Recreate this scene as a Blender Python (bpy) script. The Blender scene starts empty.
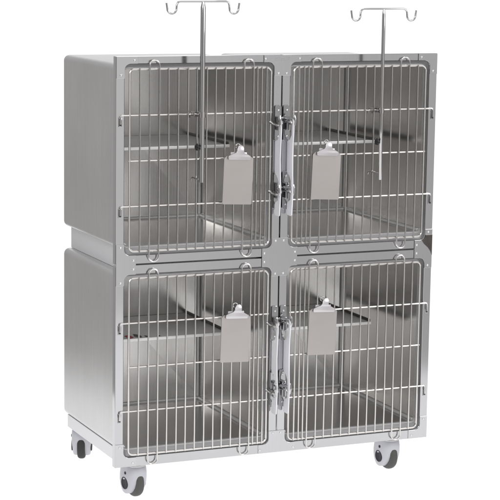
import bpy, bmesh, math, random
from mathutils import Vector, Matrix
random.seed(7)
C = bpy.data.collections.new('photo'); bpy.context.scene.collection.children.link(C)
S = 0.001                                    # everything below is written in millimetres
PI = math.pi

# ------------------------------------------------------------------ materials
def mat(name): 
    m = bpy.data.materials.new(name); m.use_nodes = True
    return m, m.node_tree.nodes, m.node_tree.links, m.node_tree.nodes['Principled BSDF']

def steel(name, col, rough, grain=(400, 400, 6), gamt=0.08, bump=0.0, blotch=0.06, metal=1.0, spec=0.5, wave=0.0, wsc=2.6):
    """brushed or polished steel: streaks along one axis, soft blotches, fine scratches"""
    m, N, L, b = mat(name)
    tc = N.new('ShaderNodeTexCoord')
    mp = N.new('ShaderNodeMapping'); mp.inputs['Scale'].default_value = grain
    n1 = N.new('ShaderNodeTexNoise'); n1.inputs['Scale'].default_value = 1.0; n1.inputs['Detail'].default_value = 5; n1.inputs['Roughness'].default_value = 0.65
    n2 = N.new('ShaderNodeTexNoise'); n2.inputs['Scale'].default_value = 3.1; n2.inputs['Detail'].default_value = 4
    L.new(tc.outputs['Object'], mp.inputs['Vector']); L.new(mp.outputs[0], n1.inputs['Vector']); L.new(tc.outputs['Object'], n2.inputs['Vector'])
    a = N.new('ShaderNodeMath'); a.operation = 'MULTIPLY_ADD'; a.inputs[1].default_value = 2 * gamt; a.inputs[2].default_value = 1 - gamt
    L.new(n1.outputs['Fac'], a.inputs[0])
    c = N.new('ShaderNodeMath'); c.operation = 'MULTIPLY_ADD'; c.inputs[1].default_value = 2 * blotch; c.inputs[2].default_value = 1 - blotch
    L.new(n2.outputs['Fac'], c.inputs[0])
    p = N.new('ShaderNodeMath'); p.operation = 'MULTIPLY'; L.new(a.outputs[0], p.inputs[0]); L.new(c.outputs[0], p.inputs[1])
    v = N.new('ShaderNodeVectorMath'); v.operation = 'SCALE'; v.inputs[0].default_value = col
    L.new(p.outputs[0], v.inputs['Scale']); L.new(v.outputs[0], b.inputs['Base Color'])
    r = N.new('ShaderNodeMath'); r.operation = 'MULTIPLY_ADD'; r.inputs[1].default_value = rough * 0.5; r.inputs[2].default_value = rough * 0.75
    L.new(n1.outputs['Fac'], r.inputs[0]); L.new(r.outputs[0], b.inputs['Roughness'])
    b.inputs['Metallic'].default_value = metal
    b.inputs['Specular IOR Level'].default_value = spec
    last = None
    if wave:
        n3 = N.new('ShaderNodeTexNoise'); n3.inputs['Scale'].default_value = wsc; n3.inputs['Detail'].default_value = 1
        L.new(tc.outputs['Object'], n3.inputs['Vector'])
        w = N.new('ShaderNodeBump'); w.inputs['Strength'].default_value = wave; w.inputs['Distance'].default_value = 0.052 / wsc
        L.new(n3.outputs['Fac'], w.inputs['Height']); L.new(w.outputs[0], b.inputs['Normal']); last = w
    if bump:
        w = N.new('ShaderNodeBump'); w.inputs['Strength'].default_value = bump; w.inputs['Distance'].default_value = 0.0006
        L.new(n1.outputs['Fac'], w.inputs['Height']); L.new(w.outputs[0], b.inputs['Normal'])
        if last: L.new(last.outputs[0], w.inputs['Normal'])
    return m

M = {}
M['shell']  = steel('brushed_shell_steel', (.66, .655, .655), .40, (500, 500, 5), .22, .16, .12, wave=.16)
M['frame']  = steel('face_frame_steel', (.56, .56, .575), .13, (500, 500, 8), .04, .0, .05, wave=.06)
M['plate']  = steel('cover_plate_steel', (.58, .58, .595), .12, (500, 500, 8), .04, .0, .05, wave=.03)
M['dark_reflection']   = steel('painted_dark_reflection', (.15, .137, .13), .07, (300, 300, 300), .03, .0, .10, wave=3.0, wsc=11)  # dark reflection on the right joint, put into the colour
M['mirror'] = steel('latch_plate_chrome', (.40, .40, .41), .09, (300, 300, 300), .03, .0, .08, wave=.5, wsc=14)
M['chrome'] = steel('polished_chrome', (.57, .56, .56), .08, (120, 120, 120), .03)
M['wire']   = steel('door_wire_steel', (.74, .72, .70), .24, (140, 140, 140), .05)
M['screw']  = steel('rivet_steel', (.75, .75, .76), .18, (200, 200, 200), .05)
M['shelf']  = steel('shelf_steel', (.78, .775, .77), .40, (6, 300, 300), .07, .06, metal=.4)
M['trim']   = steel('corner_bead_satin', (.80, .80, .80), .38, (200, 200, 200), .04, metal=.4)
M['edge']   = steel('shelf_hem_steel', (.92, .91, .91), .40, (6, 300, 300), .04, metal=.5)
M['inner']  = steel('brushed_inner_steel', (.71, .70, .69), .21, (350, 350, 5), .14, .05, .10, wave=.16)
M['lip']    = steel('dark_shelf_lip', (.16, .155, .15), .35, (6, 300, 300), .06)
M['board']  = steel('clipboard_steel', (.52, .487, .475), .30, (6, 6, 6), .05, 0, .06, metal=.85)
M['base']   = steel('base_frame_steel', (.84, .84, .86), .5, (300, 300, 300), .04, 0, .05, metal=.45)
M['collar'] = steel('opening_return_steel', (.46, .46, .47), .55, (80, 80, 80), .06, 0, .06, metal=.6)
M['dark']   = steel('dark_slot', (.02, .02, .022), .6, (80, 80, 80), .05, metal=0)
M['grip']   = steel('latch_handle_white_reflection', (.86, .86, .90), .22, (300, 300, 300), .02, 0, .04, metal=0)  # steel handle coloured pale, for the white it reflects
M['clip']   = steel('clip_nickel', (.66, .64, .66), .24, (400, 400, 400), .02, 0, .04, metal=.7)
M['knobp']  = steel('black_plastic_knob', (.012, .012, .013), .45, (200, 200, 200), .1, metal=0)
M['castp']  = steel('lavender_grey_plastic', (.53, .53, .575), .36, (300, 300, 300), .03, 0, .04, metal=0)
M['tyre']   = steel('grey_rubber', (.085, .087, .082), .5, (300, 300, 300), .12, .2, .1, metal=0, spec=.3)
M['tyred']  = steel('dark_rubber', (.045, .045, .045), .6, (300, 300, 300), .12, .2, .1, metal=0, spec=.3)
M['hub']    = steel('black_hub_plastic', (.008, .008, .013), .55, (80, 80, 80), .1, metal=0)
M['red']    = steel('red_mark_colour', (.42, .03, .05), .5, (90, 90, 90), .2, metal=0)
M['black']  = steel('black_mark_colour', (.03, .03, .035), .5, (90, 90, 90), .2, metal=0)

m, N, L, b = mat('self_glowing_white_paper')  # paper given a glow of its own, to stay white and shadowless
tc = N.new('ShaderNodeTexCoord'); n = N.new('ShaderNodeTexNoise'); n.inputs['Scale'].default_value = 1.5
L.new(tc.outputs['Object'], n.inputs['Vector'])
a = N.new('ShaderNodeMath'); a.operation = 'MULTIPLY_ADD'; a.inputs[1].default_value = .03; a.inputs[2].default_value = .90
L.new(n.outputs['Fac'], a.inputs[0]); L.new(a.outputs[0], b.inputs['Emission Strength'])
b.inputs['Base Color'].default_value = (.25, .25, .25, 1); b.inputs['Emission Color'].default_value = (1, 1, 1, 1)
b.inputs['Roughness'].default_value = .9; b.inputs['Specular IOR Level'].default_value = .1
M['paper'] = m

# ------------------------------------------------------------------ helpers
def finish(name, bm, m, parent=None, smooth=35, loc=None):
    bmesh.ops.remove_doubles(bm, verts=bm.verts, dist=1e-4)
    bmesh.ops.recalc_face_normals(bm, faces=bm.faces)
    me = bpy.data.meshes.new(name)
    bmesh.ops.scale(bm, vec=(S, S, S), verts=bm.verts)
    bm.to_mesh(me); bm.free()
    if smooth:
        for p in me.polygons: p.use_smooth = True
        me.set_sharp_from_angle(angle=math.radians(smooth))
    me.materials.append(m)
    o = bpy.data.objects.new(name, me); C.objects.link(o)
    if parent: o.parent = parent
    if loc: o.location = Vector(loc) * S
    return o

def empty(name, loc=(0, 0, 0)):
    o = bpy.data.objects.new(name, None); C.objects.link(o); o.location = Vector(loc) * S
    o.empty_display_size = .05
    return o

def tag(o, label, cat, group=None):
    o['label'] = label; o['category'] = cat
    if group: o['group'] = group

def share(src, parent, loc, rot=None):
    """another copy of a small part, same mesh"""
    o = src.copy(); C.objects.link(o); o.parent = parent; o.location = Vector(loc) * S
    if rot: o.rotation_euler = rot
    return o

def box(bm, x0, x1, y0, y1, z0, z1, bev=0, seg=2):
    vs = [bm.verts.new(p) for p in ((x0,y0,z0),(x1,y0,z0),(x1,y1,z0),(x0,y1,z0),(x0,y0,z1),(x1,y0,z1),(x1,y1,z1),(x0,y1,z1))]
    fs = [bm.faces.new([vs[i] for i in f]) for f in ((0,1,5,4),(1,2,6,5),(2,3,7,6),(3,0,4,7),(4,5,6,7),(3,2,1,0))]
    if bev:
        es = {e for f in fs for e in f.edges}
        bmesh.ops.bevel(bm, geom=list(es), offset=bev, segments=seg, affect='EDGES', profile=.5)

def tube(bm, pts, r, n=10, closed=False, r1=None):
    pts = [Vector(p) for p in pts]
    k = len(pts); rings = []
    t0 = (pts[1] - pts[0]).normalized()
    if closed: t0 = (pts[1] - pts[-1]).normalized()
    up = Vector((0, 0, 1)) if abs(t0.z) < .9 else Vector((0, 1, 0))
    u = t0.cross(up).normalized()
    for i, p in enumerate(pts):
        if closed: t = (pts[(i+1) % k] - pts[i-1]).normalized()
        elif i == 0: t = t0
        elif i == k-1: t = (pts[-1] - pts[-2]).normalized()
        else: t = ((pts[i+1]-p).normalized() + (p-pts[i-1]).normalized()).normalized()
        u = (u - t * u.dot(t)).normalized(); w = t.cross(u)
        rr = r if r1 is None else r + (r1 - r) * i / (k - 1)
        rings.append([bm.verts.new(p + u*math.cos(2*PI*j/n)*rr + w*math.sin(2*PI*j/n)*rr) for j in range(n)])
    for i in range(k if closed else k-1):
        a, c = rings[i], rings[(i+1) % k]
        sh = 0
        if closed and i == k-1:            # line the seam up
            sh = min(range(n), key=lambda s: (a[0].co - c[s].co).length)
        for j in range(n):
            bm.faces.new((a[j], a[(j+1) % n], c[(j+1+sh) % n], c[(j+sh) % n]))
    if not closed:
        bm.faces.new(rings[0][::-1]); bm.faces.new(rings[-1])

def rrect(x0, x1, z0, z1, r, n=6):
    out = []
    for cx, cz, a0 in ((x1-r, z1-r, 0), (x0+r, z1-r, 90), (x0+r, z0+r, 180), (x1-r, z0+r, 270)):
        for i in range(n+1):
            a = math.radians(a0 + 90*i/n); out.append((cx + r*math.cos(a), cz + r*math.sin(a)))
    return out

def loft(bm, loops, cap0=False, cap1=False):
    """loops: lists of 3-D points, same count; quads between neighbours"""
    rs = [[bm.verts.new(p) for p in l] for l in loops]
    n = len(rs[0])
    for a, c in zip(rs, rs[1:]):
        for j in range(n): bm.faces.new((a[j], a[(j+1) % n], c[(j+1) % n], c[j]))
    if cap0: bm.faces.new(rs[0][::-1])
    if cap1: bm.faces.new(rs[-1])

def slab(bm, poly, y0, y1, bev=.8):
    """2-D outline (x,z) extruded from y0 (front) to y1 with a small chamfer in front"""
    vs = [bm.verts.new((x, y0, z)) for x, z in poly]
    f = bm.faces.new(vs)
    r = bmesh.ops.extrude_face_region(bm, geom=[f])
    nv = [g for g in r['geom'] if isinstance(g, bmesh.types.BMVert)]
    for v in nv: v.co.y = y1
    if bev:
        es = [e for e in f.edges] if f.is_valid else []
        bmesh.ops.bevel(bm, geom=es, offset=bev, segments=2, affect='EDGES', profile=.5)

def lathe(bm, prof, axis='z', n=28, cap=True):
    rs = []
    for r, h in prof:
        ring = []
        for j in range(n):
            a = 2*PI*j/n; c, s = r*math.cos(a), r*math.sin(a)
            ring.append(bm.verts.new((c, s, h) if axis == 'z' else (h, c, s) if axis == 'x' else (c, h, s)))
        rs.append(ring)
    for a, c in zip(rs, rs[1:]):
        for j in range(n): bm.faces.new((a[j], a[(j+1) % n], c[(j+1) % n], c[j]))
    if cap: bm.faces.new(rs[0][::-1]); bm.faces.new(rs[-1])

def arc(cx, cz, r, a0, a1, n=8):
    return [(cx + r*math.cos(math.radians(a0+(a1-a0)*i/n)), cz + r*math.sin(math.radians(a0+(a1-a0)*i/n))) for i in range(n+1)]

# ------------------------------------------------------------------ the cage bank
bank = empty('cage_bank', (0, 300, -822))
tag(bank, 'stainless steel veterinary cage bank, two by two wire door compartments on casters', 'pet cage')
OFF = Vector((0, -300, 822))                  # children are written in bank-front coordinates
def part(name, bm, m, parent=None, smooth=35):
    """a part of the bank (direct child), or a sub-part of a part whose origin is the bank front"""
    if parent is None: return finish(name, bm, m, bank, smooth, OFF)
    return finish(name, bm, m, parent, smooth)

# compartment shells: pressed boxes open to the front, one per compartment
T = 12
def shell(x0, x1, z0, z1):
    bm = bmesh.new()
    def rings(x0, x1, z0, z1, R, yb):
        n = 6; out = []
        base = rrect(x0, x1, z0, z1, R, n)
        out.append([(x, 24, z) for x, z in base])
        for i in range(n+1):                   # roll over onto the back
            a = PI/2*i/n; ins = R*(1-math.cos(a)); rr = max(R-ins, .6)
            out.append([(x, yb-R+R*math.sin(a), z) for x, z in rrect(x0+ins, x1-ins, z0+ins, z1-ins, rr, n)])
        return out
    o = rings(x0, x1, z0, z1, 21, 639); i = rings(x0+T, x1-T, z0+T, z1-T, 12, 639-T)
    loft(bm, i, cap1=True)
    for f in bm.faces: f.material_index = 1
    loft(bm, o, cap1=True); loft(bm, [o[0], i[0]])
    return bm
ROWS = {'u': (47, 666), 'l': (-650, -33)}
for row in 'ul':
    for sx in (-1, 1):
        x0, x1 = (-575, -28) if sx < 0 else (28, 575)
        sh = part('shell', shell(x0, x1, *ROWS[row]), M['shell']); sh.data.materials.append(M['inner'])
        bm = bmesh.new(); a, c, zf, zc, yb = x0+T+5, x1-T-5, ROWS[row][0]+T+5, ROWS[row][1]-T-5, 639-T-5
        tube(bm, [(a, 32, zf), (a, yb-14, zf), (a+4, yb-4, zf), (a+14, yb, zf), (c-14, yb, zf), (c-4, yb-4, zf), (c, yb-14, zf), (c, 32, zf)], 6.2, 12)
        part('floor_bead', bm, M['trim'], sh)
        bm = bmesh.new(); tube(bm, [(c-2, yb-2, zf+8), (c-2, yb-2, zc)], 6, 12)
        part('corner_bead', bm, M['trim'], sh)

# recessed band between the two tiers, and the base frame
def hoop(x0, x1, y0, y1, z0, z1, t=14):
    bm = bmesh.new()
    o = rrect(x0, x1, y0, y1, 6, 3); i = rrect(x0+t, x1-t, y0+t, y1-t, 3, 3)
    loft(bm, [[(x, y, z0) for x, y in o], [(x, y, z1) for x, y in o], [(x, y, z1) for x, y in i], [(x, y, z0) for x, y in i], [(x, y, z0) for x, y in o]])
    return bm
part('tier_spacer', hoop(-546, 546, 28, 632, -32, 46), M['base'])
bf = part('base_frame', hoop(-566, 566, 26, 614, -696, -651, 40), M['base'])

# front frames: one pressed ring per compartment, rolled edge, opening with a dark return
ZT, XW, GAP = 695, 600, 2.2
frames = {}
for row in 'ul':
    for sx in (-1, 1):
        z0, z1 = (GAP, ZT) if row == 'u' else (-ZT, -GAP)
        oz0, oz1 = (32, 670) if row == 'u' else (-662, -33)
        x0, x1 = (-XW, -GAP) if sx < 0 else (GAP, XW)
        ox0, ox1 = (-570, -31) if sx < 0 else (31, 570)
        cz0, cz1 = ROWS[row]; cz0 += T; cz1 -= T
        cx0, cx1 = (-563, -40) if sx < 0 else (40, 563)
        bm = bmesh.new(); n = 6
        P = lambda x0, x1, z0, z1, r, y: [(x, y, z) for x, z in rrect(x0, x1, z0, z1, r, n)]
        loft(bm, [P(x0, x1, z0, z1, 2, 24), P(x0, x1, z0, z1, 2, 1.2), P(x0+.9, x1-.9, z0+.9, z1-.9, 2, 0),
                  P(ox0-1.5, ox1+1.5, oz0-1.5, oz1+1.5, 21, 0), P(ox0, ox1, oz0, oz1, 20, 1.2), P(ox0+.6, ox1-.6, oz0+.6, oz1-.6, 20, 3.2)])
        fr = part('front_frame', bm, M['frame'])
        frames[row, sx] = fr
        bm = bmesh.new()
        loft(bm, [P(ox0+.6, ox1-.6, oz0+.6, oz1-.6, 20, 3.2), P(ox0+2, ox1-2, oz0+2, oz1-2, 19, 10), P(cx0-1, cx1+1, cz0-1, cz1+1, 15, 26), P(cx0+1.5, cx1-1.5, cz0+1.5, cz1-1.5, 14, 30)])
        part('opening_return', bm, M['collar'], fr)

# cover plates over the frame joints, each with its rivets
def rivet_mesh():
    bm = bmesh.new(); lathe(bm, [(4.3, 0), (4.3, -1.0), (3.6, -2.3), (2.0, -3.2), (.3, -3.5)], 'y', 14)
    return bm
proto = {}
def rivet(p, x, z, y=-3.0):
    if 'rivet' not in proto: proto['rivet'] = finish('rivet', rivet_mesh(), M['screw'], p, 35, (x, y, z))
    else: share(proto['rivet'], p, (x, y, z))
RX, RZU, RZL = 20, 20, 20
def cross_q(sx, sz):
    """inner corner of the joint plate in one quadrant, following the opening's rounded corner"""
    hz = 32.5 if sz > 0 else 33.5
    a = arc(31.5+20, hz+20, 20.5, 180, 270, 6)
    pts = [(31, 67)] + a + [(67, hz-.5)]
    return [(sx*x, sz*z) for x, z in pts]
def edge_poly(*parts):
    out = []
    for p in parts: out += p
    return out
def cover(name_pts, rivs, m='plate'):
    bm = bmesh.new(); slab(bm, name_pts, -3.0, -.3, .7)
    o = part('cover_plate', bm, M[m], None, None)
    for x, z in rivs: rivet(o, x, z)
    return o
q = cross_q
cover(edge_poly(q(1, 1), q(1, -1)[::-1], q(-1, -1), q(-1, 1)[::-1]),
      [(-16, 57), (14, 57), (-16, -58), (14, -58), (-58, 15), (-58, -15), (58, 15), (58, -15)])
TOPZ = 694.2
def tee_v(sz):                                   # top and bottom centre
    hz = 670.5 if sz > 0 else 662.5
    a = [(x, sz*z) for x, z in arc(31.5+20, hz-20, 20.5, 180, 90, 6)]
    right = [(70, sz*TOPZ), (70, sz*(hz+.5))] + a[::-1] + [(31, sz*(hz-46))]
    left = [(-x, z) for x, z in right[::-1]]
    return cover(right + left, [(-64, sz*682), (64, sz*682), (-15, sz*(hz-38)), (15, sz*(hz-38))])
top_tee = tee_v(1); tee_v(-1)
def tee_h(sx):                                   # middle of the left and right edges
    a1 = arc(569.5-20, 32.5+20, 20.5, 0, -90, 6); a2 = arc(569.5-20, -33.5-20, 20.5, 90, 0, 6)
    pts = [(599.2, 70), (570, 70)] + a1 + [(528, 32), (528, -33)] + a2 + [(570, -70), (599.2, -70)]
    return cover([(sx*x, z) for x, z in pts], [(sx*583, 60), (sx*583, -60), (sx*537, 15), (sx*537, -15)], 'plate')
tee_h(-1); t_right = tee_h(1)
bm = bmesh.new()                                 # dark slab added in the shape of a warped reflection, right joint
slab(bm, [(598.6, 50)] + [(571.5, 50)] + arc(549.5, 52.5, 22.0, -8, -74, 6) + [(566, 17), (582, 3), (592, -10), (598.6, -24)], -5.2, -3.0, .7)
part('joint_reflection', bm, M['dark_reflection'], t_right, None)
def ell(sx, sz):
    hz = 670.5 if sz > 0 else 662.5
    a = [(x, sz*z) for x, z in arc(569.5-20, hz-20, 20.5, 90, 0, 6)]
    pts = [(524, sz*TOPZ), (524, sz*(hz+.5))] + a + [(570, sz*(hz-48)), (599.2, sz*(hz-48)), (599.2, sz*TOPZ)]
    return cover([(sx*x, z) for x, z in pts], [(sx*536, sz*682), (sx*583, sz*(hz-37))])
for sx in (-1, 1):
    for sz in (-1, 1): ell(sx, sz)
# worn embossed stamp on the top centre plate (illegible in the photograph: plain raised strokes)
bm = bmesh.new()
for x0, x1, z0, z1 in ((-27, -9, 683, 685), (-27, -24.5, 675, 683), (-22, -12, 675, 677), (-4, 8, 681, 683), (-6, -3, 674, 683), (3, 11, 675, 677.5), (15, 27, 685, 687), (22, 25, 676, 685), (13, 20, 677, 679)):
    box(bm, x0, x1, -3.35, -2.9, z0, z1, .2, 1)
part('embossed_stamp', bm, M['plate'], top_tee)

# doors: perimeter rod, upright wires, two long stop loops, cross rods with hinge hooks
U = 34.0
def door(row, sx):
    zb, zt = (46, 653) if row == 'u' else (-653, -46)
    z0c = zb
    X = lambda u: sx*(43 + u*U)                 # u counts from the latch side outwards, 0..15
    bm = bmesh.new()
    xa, xb = sorted((X(0), X(15)))
    tube(bm, [(x, -4, z) for x, z in rrect(xa, xb, zb, zt, 16, 5)], 4.0, 10, True)
    d = part('door', bm, M['wire'])
    wl = [zb + (zt-zb)*k/4 for k in (1, 2, 3)]
    wires = [.53, 1.03, 1.53] + [2 + i for i in range(1, 12) if i not in (1, 11)]
    wires = [.53, 1.05, 1.55] + [3 + i for i in range(1, 11)] + [14]
    # loops stand at u = 2..3 and 12..13 ; uprights at 4..11 between them, 14 beyond
    wires = [.53, 1.05, 1.55] + [float(u) for u in range(4, 12)] + [14.0]
    for u in wires:
        bm = bmesh.new(); j = random.uniform(-1.3, 1.3); k = random.uniform(-1.3, 1.3)
        tube(bm, [(X(u)+j, -9, zb-3), (X(u)+(j+k)/2, -9.3, (zb+zt)/2), (X(u)+k, -9, zt+3)], 2.9, 8)
        part('wire_bar', bm, M['wire'], d)
    for u in (2, 12):
        x0, x1 = sorted((X(u), X(u+1))); r = (x1-x0)/2 - .01; xc = (x0+x1)/2
        bm = bmesh.new()
        pts = [(x, -10.5, z) for x, z in arc(xc, zt+12, r, 0, 180, 8)] + [(x0, -10.5, (zb+zt)/2)] + [(x, -10.5, z) for x, z in arc(xc, zb-20, r, 180, 360, 8)] + [(x1, -10.5, (zb+zt)/2)]
        tube(bm, pts, 2.9, 8, True)
        part('wire_loop', bm, M['wire'], d)
    for i, z in enumerate(wl):
        bm = bmesh.new()
        if i == 1: pts = [(X(0)-sx*4, -4, z), (X(15)+sx*4, -4, z)]
        else:                                   # ends in a pin dropped into the frame socket
            xo = sx*585
            pts = [(X(0)-sx*4, -4, z), (X(15), -4, z), (xo-sx*6, -4.5, z), (xo-sx*1.5, -5, z-1.5), (xo, -5, z-7), (xo, -5, z-30)]
        tube(bm, pts, 3.2, 8)
        part('cross_rod', bm, M['wire'], d)
        if i != 1:
            bm = bmesh.new(); box(bm, sx*585-6, sx*585+6, -2.4, 3, z-38, z-7, 1)
            part('hinge_socket', bm, M['mirror'], frames[row, sx])
            bm = bmesh.new(); box(bm, sx*585-3.8, sx*585+3.8, -3.0, 1, z-35, z-9, 0)
            part('socket_slot', bm, M['dark'], frames[row, sx])
    return d
for row in 'ul':
    for sx in (-1, 1): door(row, sx)

# latches on the centre stile: two chromed plates with screws, a long handle coloured pale for the white it reflects and two catches
def screw_mesh():
    bm = bmesh.new(); lathe(bm, [(4, 0), (4, -1.2), (3, -2.6), (.4, -3.2)], 'y', 12)
    return bm
def latch(row, sx):
    dz = 0 if row == 'u' else -696
    xc = 16*sx
    # handle: a blade standing square to the door, deep palm between two waists, flared tail
    xb = 23*sx
    out = [(-44, 480), (-52, 474), (-53, 440), (-49, 395), (-46.5, 345), (-49, 295), (-53, 250), (-53, 225), (-50, 185), (-47, 150),
           (-40, 146), (-12, 147), (-7, 152), (-8, 184), (-14, 192), (-36, 202), (-39, 228), (-37, 266), (-24, 284), (-8, 290), (-4, 298), (-4, 396), (-8, 404), (-24, 408), (-37, 424), (-39, 460)]
    bm = bmesh.new()
    vs = [bm.verts.new((xb-2, y, z+dz)) for y, z in out]
    f = bm.faces.new(vs)
    g = bmesh.ops.extrude_face_region(bm, geom=[f])
    for v in g['geom']:
        if isinstance(v, bmesh.types.BMVert): v.co.x = xb + 2
    bmesh.ops.bevel(bm, geom=[e for e in bm.edges if abs(e.verts[0].co.x - e.verts[1].co.x) < .1], offset=.9, segments=2, affect='EDGES')
    o = part('latch', bm, M['grip'], None, 50)
    for z0, z1 in ((400, 525), (165, 298)):
        bm = bmesh.new()
        slab(bm, rrect(xc-13, xc+13, z0+dz, z1+dz, 9, 5), -7, -.4, 1.5)
        slab(bm, rrect(xc-9, xc+9, z0+38+dz, z1-38+dz, 6, 5), -24, -6.5, 2.5)     # raised keeper
        part('latch_plate', bm, M['mirror'], o, 20)
    for z in (507, 418, 281, 183):
        if 'screw' not in proto: proto['screw'] = finish('screw', screw_mesh(), M['screw'], o, 35, (xc, -7, z+dz))
        else: share(proto['screw'], o, (xc, -7, z+dz))
    for zc in (465, 228):
        z = zc + dz
        bm = bmesh.new()
        # bowed catch rod from the keeper over the blade to the door's stile, with a short prong
        pts = [(xc-9*sx, -10, z+4), (xc-6*sx, -26, z+5), (xc-1*sx, -40, z+4), (xb-sx*2, -47, z), (xb+6*sx, -45, z-4), (34*sx, -34, z-6), (40*sx, -20, z-3), (44*sx, -11, z), (47*sx, -8, z+4)]
        tube(bm, pts, 4.2, 10)
        tube(bm, [(xb+3*sx, -48, z-8), (xb+5*sx, -51, z+4), (xb+5*sx, -51, z+18), (xb+4*sx, -48, z+28)], 4.8, 10, r1=3.0)
        part('latch_catch', bm, M['chrome'], o, 60)
        bm = bmesh.new(); tube(bm, [(xc-12*sx, -18, z+16), (xb+5*sx, -44, z+16)], 5.0, 12)
        part('latch_pivot', bm, M['mirror'], o, 60)
for row in 'ul':
    for sx in (-1, 1): latch(row, sx)

# half-width resting shelves hung on the left wall of each compartment
for row in 'ul':
    for sx in (-1, 1):
        z = 368 if row == 'u' else -304
        x0, x1 = (-562, -97) if sx < 0 else (41, 479)
        bm = bmesh.new()
        box(bm, x0, x1, 236, 622, z-3, z, .6)
        o = part('shelf', bm, M['shelf'])
        bm = bmesh.new(); box(bm, x0, x1+4, 230, 235.6, z-9, z+1.5, 1.2)
        part('shelf_hem', bm, M['edge'], o)
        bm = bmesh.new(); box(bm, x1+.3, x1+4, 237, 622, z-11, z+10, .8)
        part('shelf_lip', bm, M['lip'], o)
        bm = bmesh.new(); box(bm, x0+3, x0+24, 250, 610, z-12, z-3.6, .6); box(bm, x0+20, x1-3, 604, 618, z-14, z-3.6, .6)
        part('shelf_support', bm, M['collar'], o)
        if row == 'l' and sx < 0:
            def blob(x0, x1, y0, y1): 
                bm = bmesh.new(); n = 18; r = random.Random(int(x0))
                vs = []
                for i in range(n):
                    a = 2*PI*i/n; k = r.uniform(.8, 1.1)
                    vs.append(bm.verts.new(((x0+x1)/2 + (x1-x0)/2*math.cos(a)*k, (y0+y1)/2 + (y1-y0)/2*math.sin(a)*k, z+.8)))
                f = bm.faces.new(vs); bmesh.ops.extrude_face_region(bm, geom=[f]); 
                return bm
            part('red_mark', blob(-464, -438, 240, 300), M['red'], o)  # irregular flat marks in red and black
            part('black_mark', blob(-430, -404, 246, 310), M['black'], o)
            part('black_mark', blob(-396, -384, 244, 275), M['black'], o)
            part('black_mark', blob(-352, -340, 244, 268), M['black'], o)

# casters
def caster(x, y, rz, dark=False):
    """hooded twin-cheek caster; wheel rolls along local -y, swivel axis through the origin, 122 mm tall"""
    c0 = Vector((x, y, -700))
    WZ, R = -70, 50
    # hood: stacked super-ellipses leaning back, slot cut for the tyre
    prof = [(-5, 30, 30, 2), (-7, 34, 36, 2), (-14, 36, 42, 3), (-28, 37, 49, 5), (-48, 37, 52, 7), (-66, 36.5, 51, 9), (-84, 35, 45, 11), (-98, 33, 35, 13), (-107, 31, 24, 14), (-111, 28, 12, 15)]
    bm = bmesh.new(); loops = []
    for z, rx, ry, oy in prof:
        l = []
        for i in range(40):
            a = 2*PI*i/40; ca, sa = math.cos(a), math.sin(a); e = .62
            l.append((math.copysign(abs(ca)**e, ca)*rx, oy + math.copysign(abs(sa)**e, sa)*ry, z))
        loops.append(l)
    loft(bm, loops, True, True)
    body = finish('caster', bm, M['castp'], bank, 60)
    bm = bmesh.new(); lathe(bm, [(R+5, -17.5), (R+5, 17.5)], 'x', 40)
    bmesh.ops.translate(bm, vec=(0, -4, WZ), verts=bm.verts)
    # the slot opens forwards and downwards
    cut = finish('cutter', bm, M['castp'])
    md = body.modifiers.new('slot', 'BOOLEAN'); md.object = cut; md.operation = 'DIFFERENCE'; md.solver = 'EXACT'
    bv = body.modifiers.new('soft', 'BEVEL'); bv.width = .0018; bv.segments = 2; bv.limit_method = 'ANGLE'; bv.angle_limit = math.radians(50)
    dg = bpy.context.evaluated_depsgraph_get()
    me = bpy.data.meshes.new_from_object(body.evaluated_get(dg))
    body.modifiers.clear(); body.data = me; me.name = 'caster'
    bpy.data.objects.remove(cut)
    for p in me.polygons: p.use_smooth = True
    me.set_sharp_from_angle(angle=math.radians(40))
    bm = bmesh.new()
    lathe(bm, [(14, -14), (40, -14.5), (43, -14), (46.5, -12), (49, -8), (50, -3), (50, 3), (49, 8), (46.5, 12), (43, 14), (40, 14.5), (14, 14)], 'x', 48)
    finish('tyre', bm, M['tyred' if dark else 'tyre'], body, 40, (0, -4, WZ))
    for s in (-1, 1):
        bm = bmesh.new(); lathe(bm, [(22, 0), (22, s*2.2), (20.5, s*3.2), (17, s*2.2), (.5, s*2.4)], 'x', 28)
        finish('hub_cap', bm, M['hub'], body, 40, (s*34.4, 4, WZ-1))
    bm = bmesh.new(); lathe(bm, [(5, 0), (5, -3), (.5, -3.4)], 'x', 14)
    finish('brake_pin', bm, M['hub'], body, 40, (-35.8, -4, -34))
    bm = bmesh.new(); lathe(bm, [(20, 3), (38, 2.5), (40, .5), (40, -3), (37, -5.5), (34, -5.8), (34, -9), (10, -9)], 'z', 36)
    finish('swivel_plate', bm, M['chrome'], body, 40, (0, -9, -1))
    body.location = (c0 + OFF) * S
    body.rotation_euler = (0, 0, rz)
    return body
caster(-503, 72, math.radians(8)); caster(484, 78, math.radians(4))
caster(-512, 606, math.radians(-23), True); caster(510, 560, math.radians(30))

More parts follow.
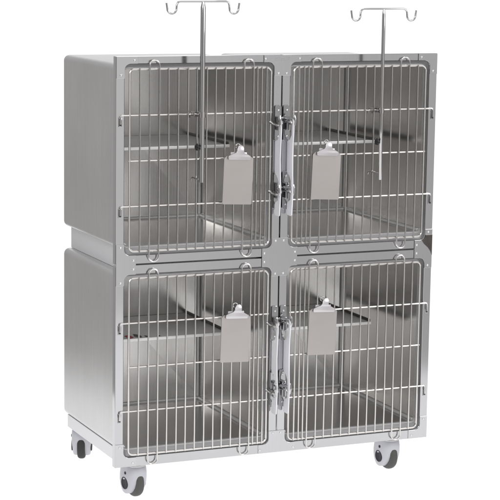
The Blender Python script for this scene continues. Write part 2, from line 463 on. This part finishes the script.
# ------------------------------------------------------------------ drip stands hung on the doors
def drip_stand(x, ztop, zbot, rp, half, label, kside=-1):
    t = empty('drip_stand', (x, -82, zbot)); tag(t, label, 'drip stand', 'drip stands hung on the upper doors')
    P = lambda name, bm, m, sm=60: finish(name, bm, m, t, sm, (0, 0, -zbot))
    bm = bmesh.new()
    lathe(bm, [(rp*.55, zbot), (rp, zbot+2), (rp, 520), (rp, 560), (rp-.2, 700), (rp-.3, ztop-20), (rp*.62, ztop-6), (rp*.5, ztop-1)], 'z', 20)
    P('pole', bm, M['chrome'])
    bm = bmesh.new()
    pts = []
    r = 16
    tip = ztop - 5
    for s in (-1, 1):
        # from the pole out along the arm, down the bend, round the U and up to the tip
        a = [(s*(half-12), ztop), (s*(half-4), ztop-3), (s*half, ztop-11), (s*(half+1), ztop-24)]
        u = [(s*(half+17)-s*r*math.cos(math.radians(k)), ztop-24 - r*math.sin(math.radians(k))) for k in range(20, 180, 20)]
        e = [(s*(half+33), ztop-24), (s*(half+36), tip)]
        seg = [(px, 0, pz) for px, pz in a+u+e]
        pts = seg[::-1] if s < 0 else pts + seg
    tube(bm, pts, 3.3, 10)
    P('hook_arm', bm, M['chrome'])
    for z, w in ((505, 11), (287, 4)):
        bm = bmesh.new()
        if z > 400:                              # flat strap: collar round the pole and two cheeks back to the door
            lathe(bm, [(rp+.3, z-9), (rp+2.6, z-9), (rp+2.6, z+9), (rp+.3, z+9)], 'z', 20, False)
            box(bm, -rp-3, -rp-.6, 0, 68, z-8, z+8, .8); box(bm, rp+.6, rp+3, 0, 60, z-8, z+8, .8)
            tube(bm, [(-rp-1.8, 62, z), (-rp-1.8, 78, z+1), (-rp-1.8, 84, z-4), (-rp-1.8, 84, z-16)], 3, 8)
            tube(bm, [(rp+1.8, 54, z), (rp+1.8, 78, z+1), (rp+1.8, 84, z-4), (rp+1.8, 84, z-16)], 3, 8)
        else:                                    # bent wire stay
            tube(bm, [(0, 0, z), (0, 40, z), (0, 78, z), (-2, 83, z-3), (-4, 84, z-12)], 2.8, 8)
        P('door_bracket', bm, M['chrome'], 40)
    bm = bmesh.new()                             # black wing knob screwed into a boss on the pole's side
    zk = 398
    tube(bm, [(kside*rp*.5, 0, zk), (kside*(rp+6), 0, zk)], 5, 10)
    for k in range(5):
        a = 2*PI*k/5 + .3
        tube(bm, [(kside*(rp+7), 0, zk), (kside*(rp+8), 8*math.cos(a), zk+8*math.sin(a)), (kside*(rp+8), 11.5*math.cos(a), zk+11.5*math.sin(a))], 5.2, 8, r1=3.8)
    tube(bm, [(kside*(rp+2), 0, zk), (kside*(rp+14), 0, zk)], 7.5, 12)
    P('clamp_knob', bm, M['knobp'])
    return t
drip_stand(-327, 877, 278, 9.0, 93, 'tall chromed drip stand with two hooks clamped to the upper left door')
drip_stand(341, 853, 264, 6.6, 89, 'slimmer chromed drip stand with two hooks clamped to the upper right door')

# ------------------------------------------------------------------ steel clipboards hung on the door wires
def clipboard(xc, zt, tilt, lean, label, lever):
    t = empty('clipboard', (xc, -22, zt - 165)); tag(t, label, 'clipboard', 'steel clipboards hung on the doors')
    t.rotation_euler = (math.radians(lean), math.radians(tilt), 0)
    w, h, c = 54, 163, 9
    bm = bmesh.new()
    slab(bm, [(-w, 3), (-w+3, 0), (w-3, 0), (w, 3), (w, h-c), (w-c, h), (-w+c, h), (-w, h-c)], -1.2, 1.2, .5)
    b = finish('board', bm, M['board'], t, None)
    bm = bmesh.new()                             # clip: broad jaw, rolled neck, lever tongue with a hanging eye
    prof = [(-2, 40, -6.5), (4, 42, -7), (10, 40, -7.5), (16, 28, -9), (21, 16, -11), (27, 12, -12), (36, 12, -11), (43, 9, -9), (46, 5, -8)]
    loops = []
    for z, hw, y in prof:
        loops.append([(lever*max(0, z-16)*.16 + px, y+py, h-8+z) for px, py in rrect(-hw, hw, -1.3, 1.3, 1.2, 3)])
    loft(bm, loops, True, True)
    box(bm, -38, 38, -7.5, -1.3, h-11, h-8, .8)
    cl = finish('clip', bm, M['clip'], t, 50)
    bm = bmesh.new()
    tube(bm, [(-36, -5, h-3), (36, -5, h-3)], 3.2, 10)
    tube(bm, [(-6 + 8*math.cos(a*PI/6), -3, h+35 + 8*math.sin(a*PI/6)) for a in range(12)], 2.2, 8, True)
    finish('clip_ring', bm, M['chrome'], t, 60)
    bm = bmesh.new(); box(bm, -30, 30, 1.2, 4, h-16, h+14, .8)
    tube(bm, [(-14, 4, h+8), (-14, 14, h+12), (-14, 22, h+4), (-14, 22, h-8)], 2.4, 8); tube(bm, [(14, 4, h+8), (14, 14, h+12), (14, 22, h+4), (14, 22, h-8)], 2.4, 8)
    finish('hanger', bm, M['clip'], t, 40)
    return t
clipboard(-172, 357, 2.6, -1.5, 'steel clipboard with pale clip hanging on the upper left door', .3)
clipboard(159, 361, 3.0, -2.0, 'steel clipboard with pale clip hanging on the upper right door', .2)
clipboard(-173, -190, 2.4, -2.0, 'steel clipboard with pale clip hanging on the lower left door', 1.0)
clipboard(157, -188, 2.6, -1.5, 'steel clipboard with pale clip hanging on the lower right door', 1.2)

# ------------------------------------------------------------------ white paper sweep
YAW = -.4148
fx, fy = math.sin(-YAW), math.cos(YAW)           # the direction the camera looks, on the ground
def paper():
    bm = bmesh.new()
    prof = [(-2600, 0)] + [(v, 0) for v in range(-2000, 2300, 400)]
    r = 900
    prof += [(2300 + r*math.sin(PI/2*i/12), r - r*math.cos(PI/2*i/12)) for i in range(13)] + [(3200, 2600)]
    cols = []
    for u in (-1600, -800, 0, 900, 1900):
        cols.append([bm.verts.new((u*fy + v*fx, -u*fx + v*fy, -822.5 + z)) for v, z in prof])
    for a, c in zip(cols, cols[1:]):
        for i in range(len(prof)-1): bm.faces.new((a[i], c[i], c[i+1], a[i+1]))
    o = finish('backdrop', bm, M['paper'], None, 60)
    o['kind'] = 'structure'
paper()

# ------------------------------------------------------------------ light: a grey studio, two softboxes
sc = bpy.context.scene
w = bpy.data.worlds.new('World'); sc.world = w; w.use_nodes = True
N, L = w.node_tree.nodes, w.node_tree.links
bg = N['Background']
# white studio walls, brighter in front of the cages than behind the left side, darker near the floor
tc = N.new('ShaderNodeTexCoord'); sp = N.new('ShaderNodeSeparateXYZ'); L.new(tc.outputs['Generated'], sp.inputs[0])
mr = N.new('ShaderNodeMapRange'); mr.inputs[1].default_value = -1; mr.inputs[2].default_value = 1
L.new(sp.outputs['Z'], mr.inputs[0])
rp = N.new('ShaderNodeValToRGB'); L.new(mr.outputs[0], rp.inputs[0])
cr = rp.color_ramp
cr.elements[0].position = .0; cr.elements[0].color = (.40, .39, .38, 1)
cr.elements[1].position = 1; cr.elements[1].color = (.9, .9, .92, 1)
for p, c in ((.42, (.495, .487, .48)), (.5, (.545, .54, .535)), (.68, (.62, .61, .61))):
    e = cr.elements.new(p); e.color = (*c, 1)
dt = N.new('ShaderNodeVectorMath'); dt.operation = 'DOT_PRODUCT'; dt.inputs[1].default_value = (.45, -.89, 0)
L.new(tc.outputs['Generated'], dt.inputs[0])
m2 = N.new('ShaderNodeMapRange'); m2.inputs[1].default_value = -1; m2.inputs[2].default_value = 1; m2.inputs[3].default_value = .92; m2.inputs[4].default_value = 1.35
L.new(dt.outputs['Value'], m2.inputs[0])
# dark bands of azimuth added between the lit walls, to streak the steel
az = N.new('ShaderNodeMath'); az.operation = 'ARCTAN2'; L.new(sp.outputs['X'], az.inputs[0]); L.new(sp.outputs['Y'], az.inputs[1])
m3 = N.new('ShaderNodeMapRange'); m3.inputs[1].default_value = -PI; m3.inputs[2].default_value = PI; L.new(az.outputs[0], m3.inputs[0])
fl = N.new('ShaderNodeValToRGB'); L.new(m3.outputs[0], fl.inputs[0]); cf = fl.color_ramp
cf.elements[0].position = 0; cf.elements[0].color = (.9, .9, .9, 1); cf.elements[1].position = 1; cf.elements[1].color = (.9, .9, .9, 1)
# -180 = straight in front of the cages' back to camera side (-y); -90 = left (-x); +90 = right (+x)
for deg, v in ((-172, .95), (-160, .22), (-140, .18), (-128, .9), (-105, .9), (-95, .35), (-78, .3), (-66, .85), (-20, .9), (60, .8), (75, .12), (98, .12), (110, .85), (140, .95), (149, .78), (155, .95), (162, 1.25), (172, 1.05)):
    e = cf.elements.new((deg+180)/360); e.color = (v, v, v, 1)
m4 = N.new('ShaderNodeMath'); m4.operation = 'MULTIPLY'; L.new(m2.outputs[0], m4.inputs[0]); L.new(fl.outputs[0], m4.inputs[1])
L.new(rp.outputs[0], bg.inputs[0]); L.new(m4.outputs[0], bg.inputs[1])

def softbox(name, loc, aim, sx, sy, power, col=(1, 1, 1)):
    l = bpy.data.lights.new(name, 'AREA'); l.shape = 'RECTANGLE'; l.size = sx; l.size_y = sy; l.energy = power; l.color = col
    o = bpy.data.objects.new(name, l); C.objects.link(o); o.location = loc
    o.rotation_euler = (Vector(aim) - Vector(loc)).to_track_quat('-Z', 'Y').to_euler()
softbox('softbox_key', (-3.0, -3.6, 2.6), (0, 0, 0), 1.8, 1.8, 75)
softbox('softbox_fill', (3.2, -3.8, 2.0), (0, 0, 0), 1.6, 2.0, 45)
softbox('softbox_top', (0, .6, 3.2), (0, .3, 0), 2.0, 2.0, 20)

# ------------------------------------------------------------------ camera
def rot(y, p, r):
    return Matrix.Rotation(y, 3, 'Z') @ Matrix.Rotation(p, 3, 'X') @ Matrix.Rotation(r, 3, 'Y')
R = rot(-.4148, -.1558, -.0142)
X, F, Z = R.col[0], R.col[1], R.col[2]
cd = bpy.data.cameras.new('camera'); cam = bpy.data.objects.new('camera', cd); C.objects.link(cam)
mw = Matrix.Identity(4)
for i in range(3): mw[i][0], mw[i][1], mw[i][2] = X[i], Z[i], -F[i]
mw.translation = Vector((-2732.4558, -5953.5764, 1050.6484)) * S
cam.matrix_world = mw
cd.sensor_width = 36; cd.lens = 1919.69/500*36; cd.clip_start = .1; cd.clip_end = 100
sc.camera = cam
sc.view_settings.view_transform = 'Standard'; sc.view_settings.look = 'None'; sc.view_settings.exposure = 0
sc.render.engine = 'CYCLES'
sc.cycles.max_bounces = 12; sc.cycles.glossy_bounces = 8; sc.cycles.diffuse_bounces = 4
sc.cycles.use_denoising = True
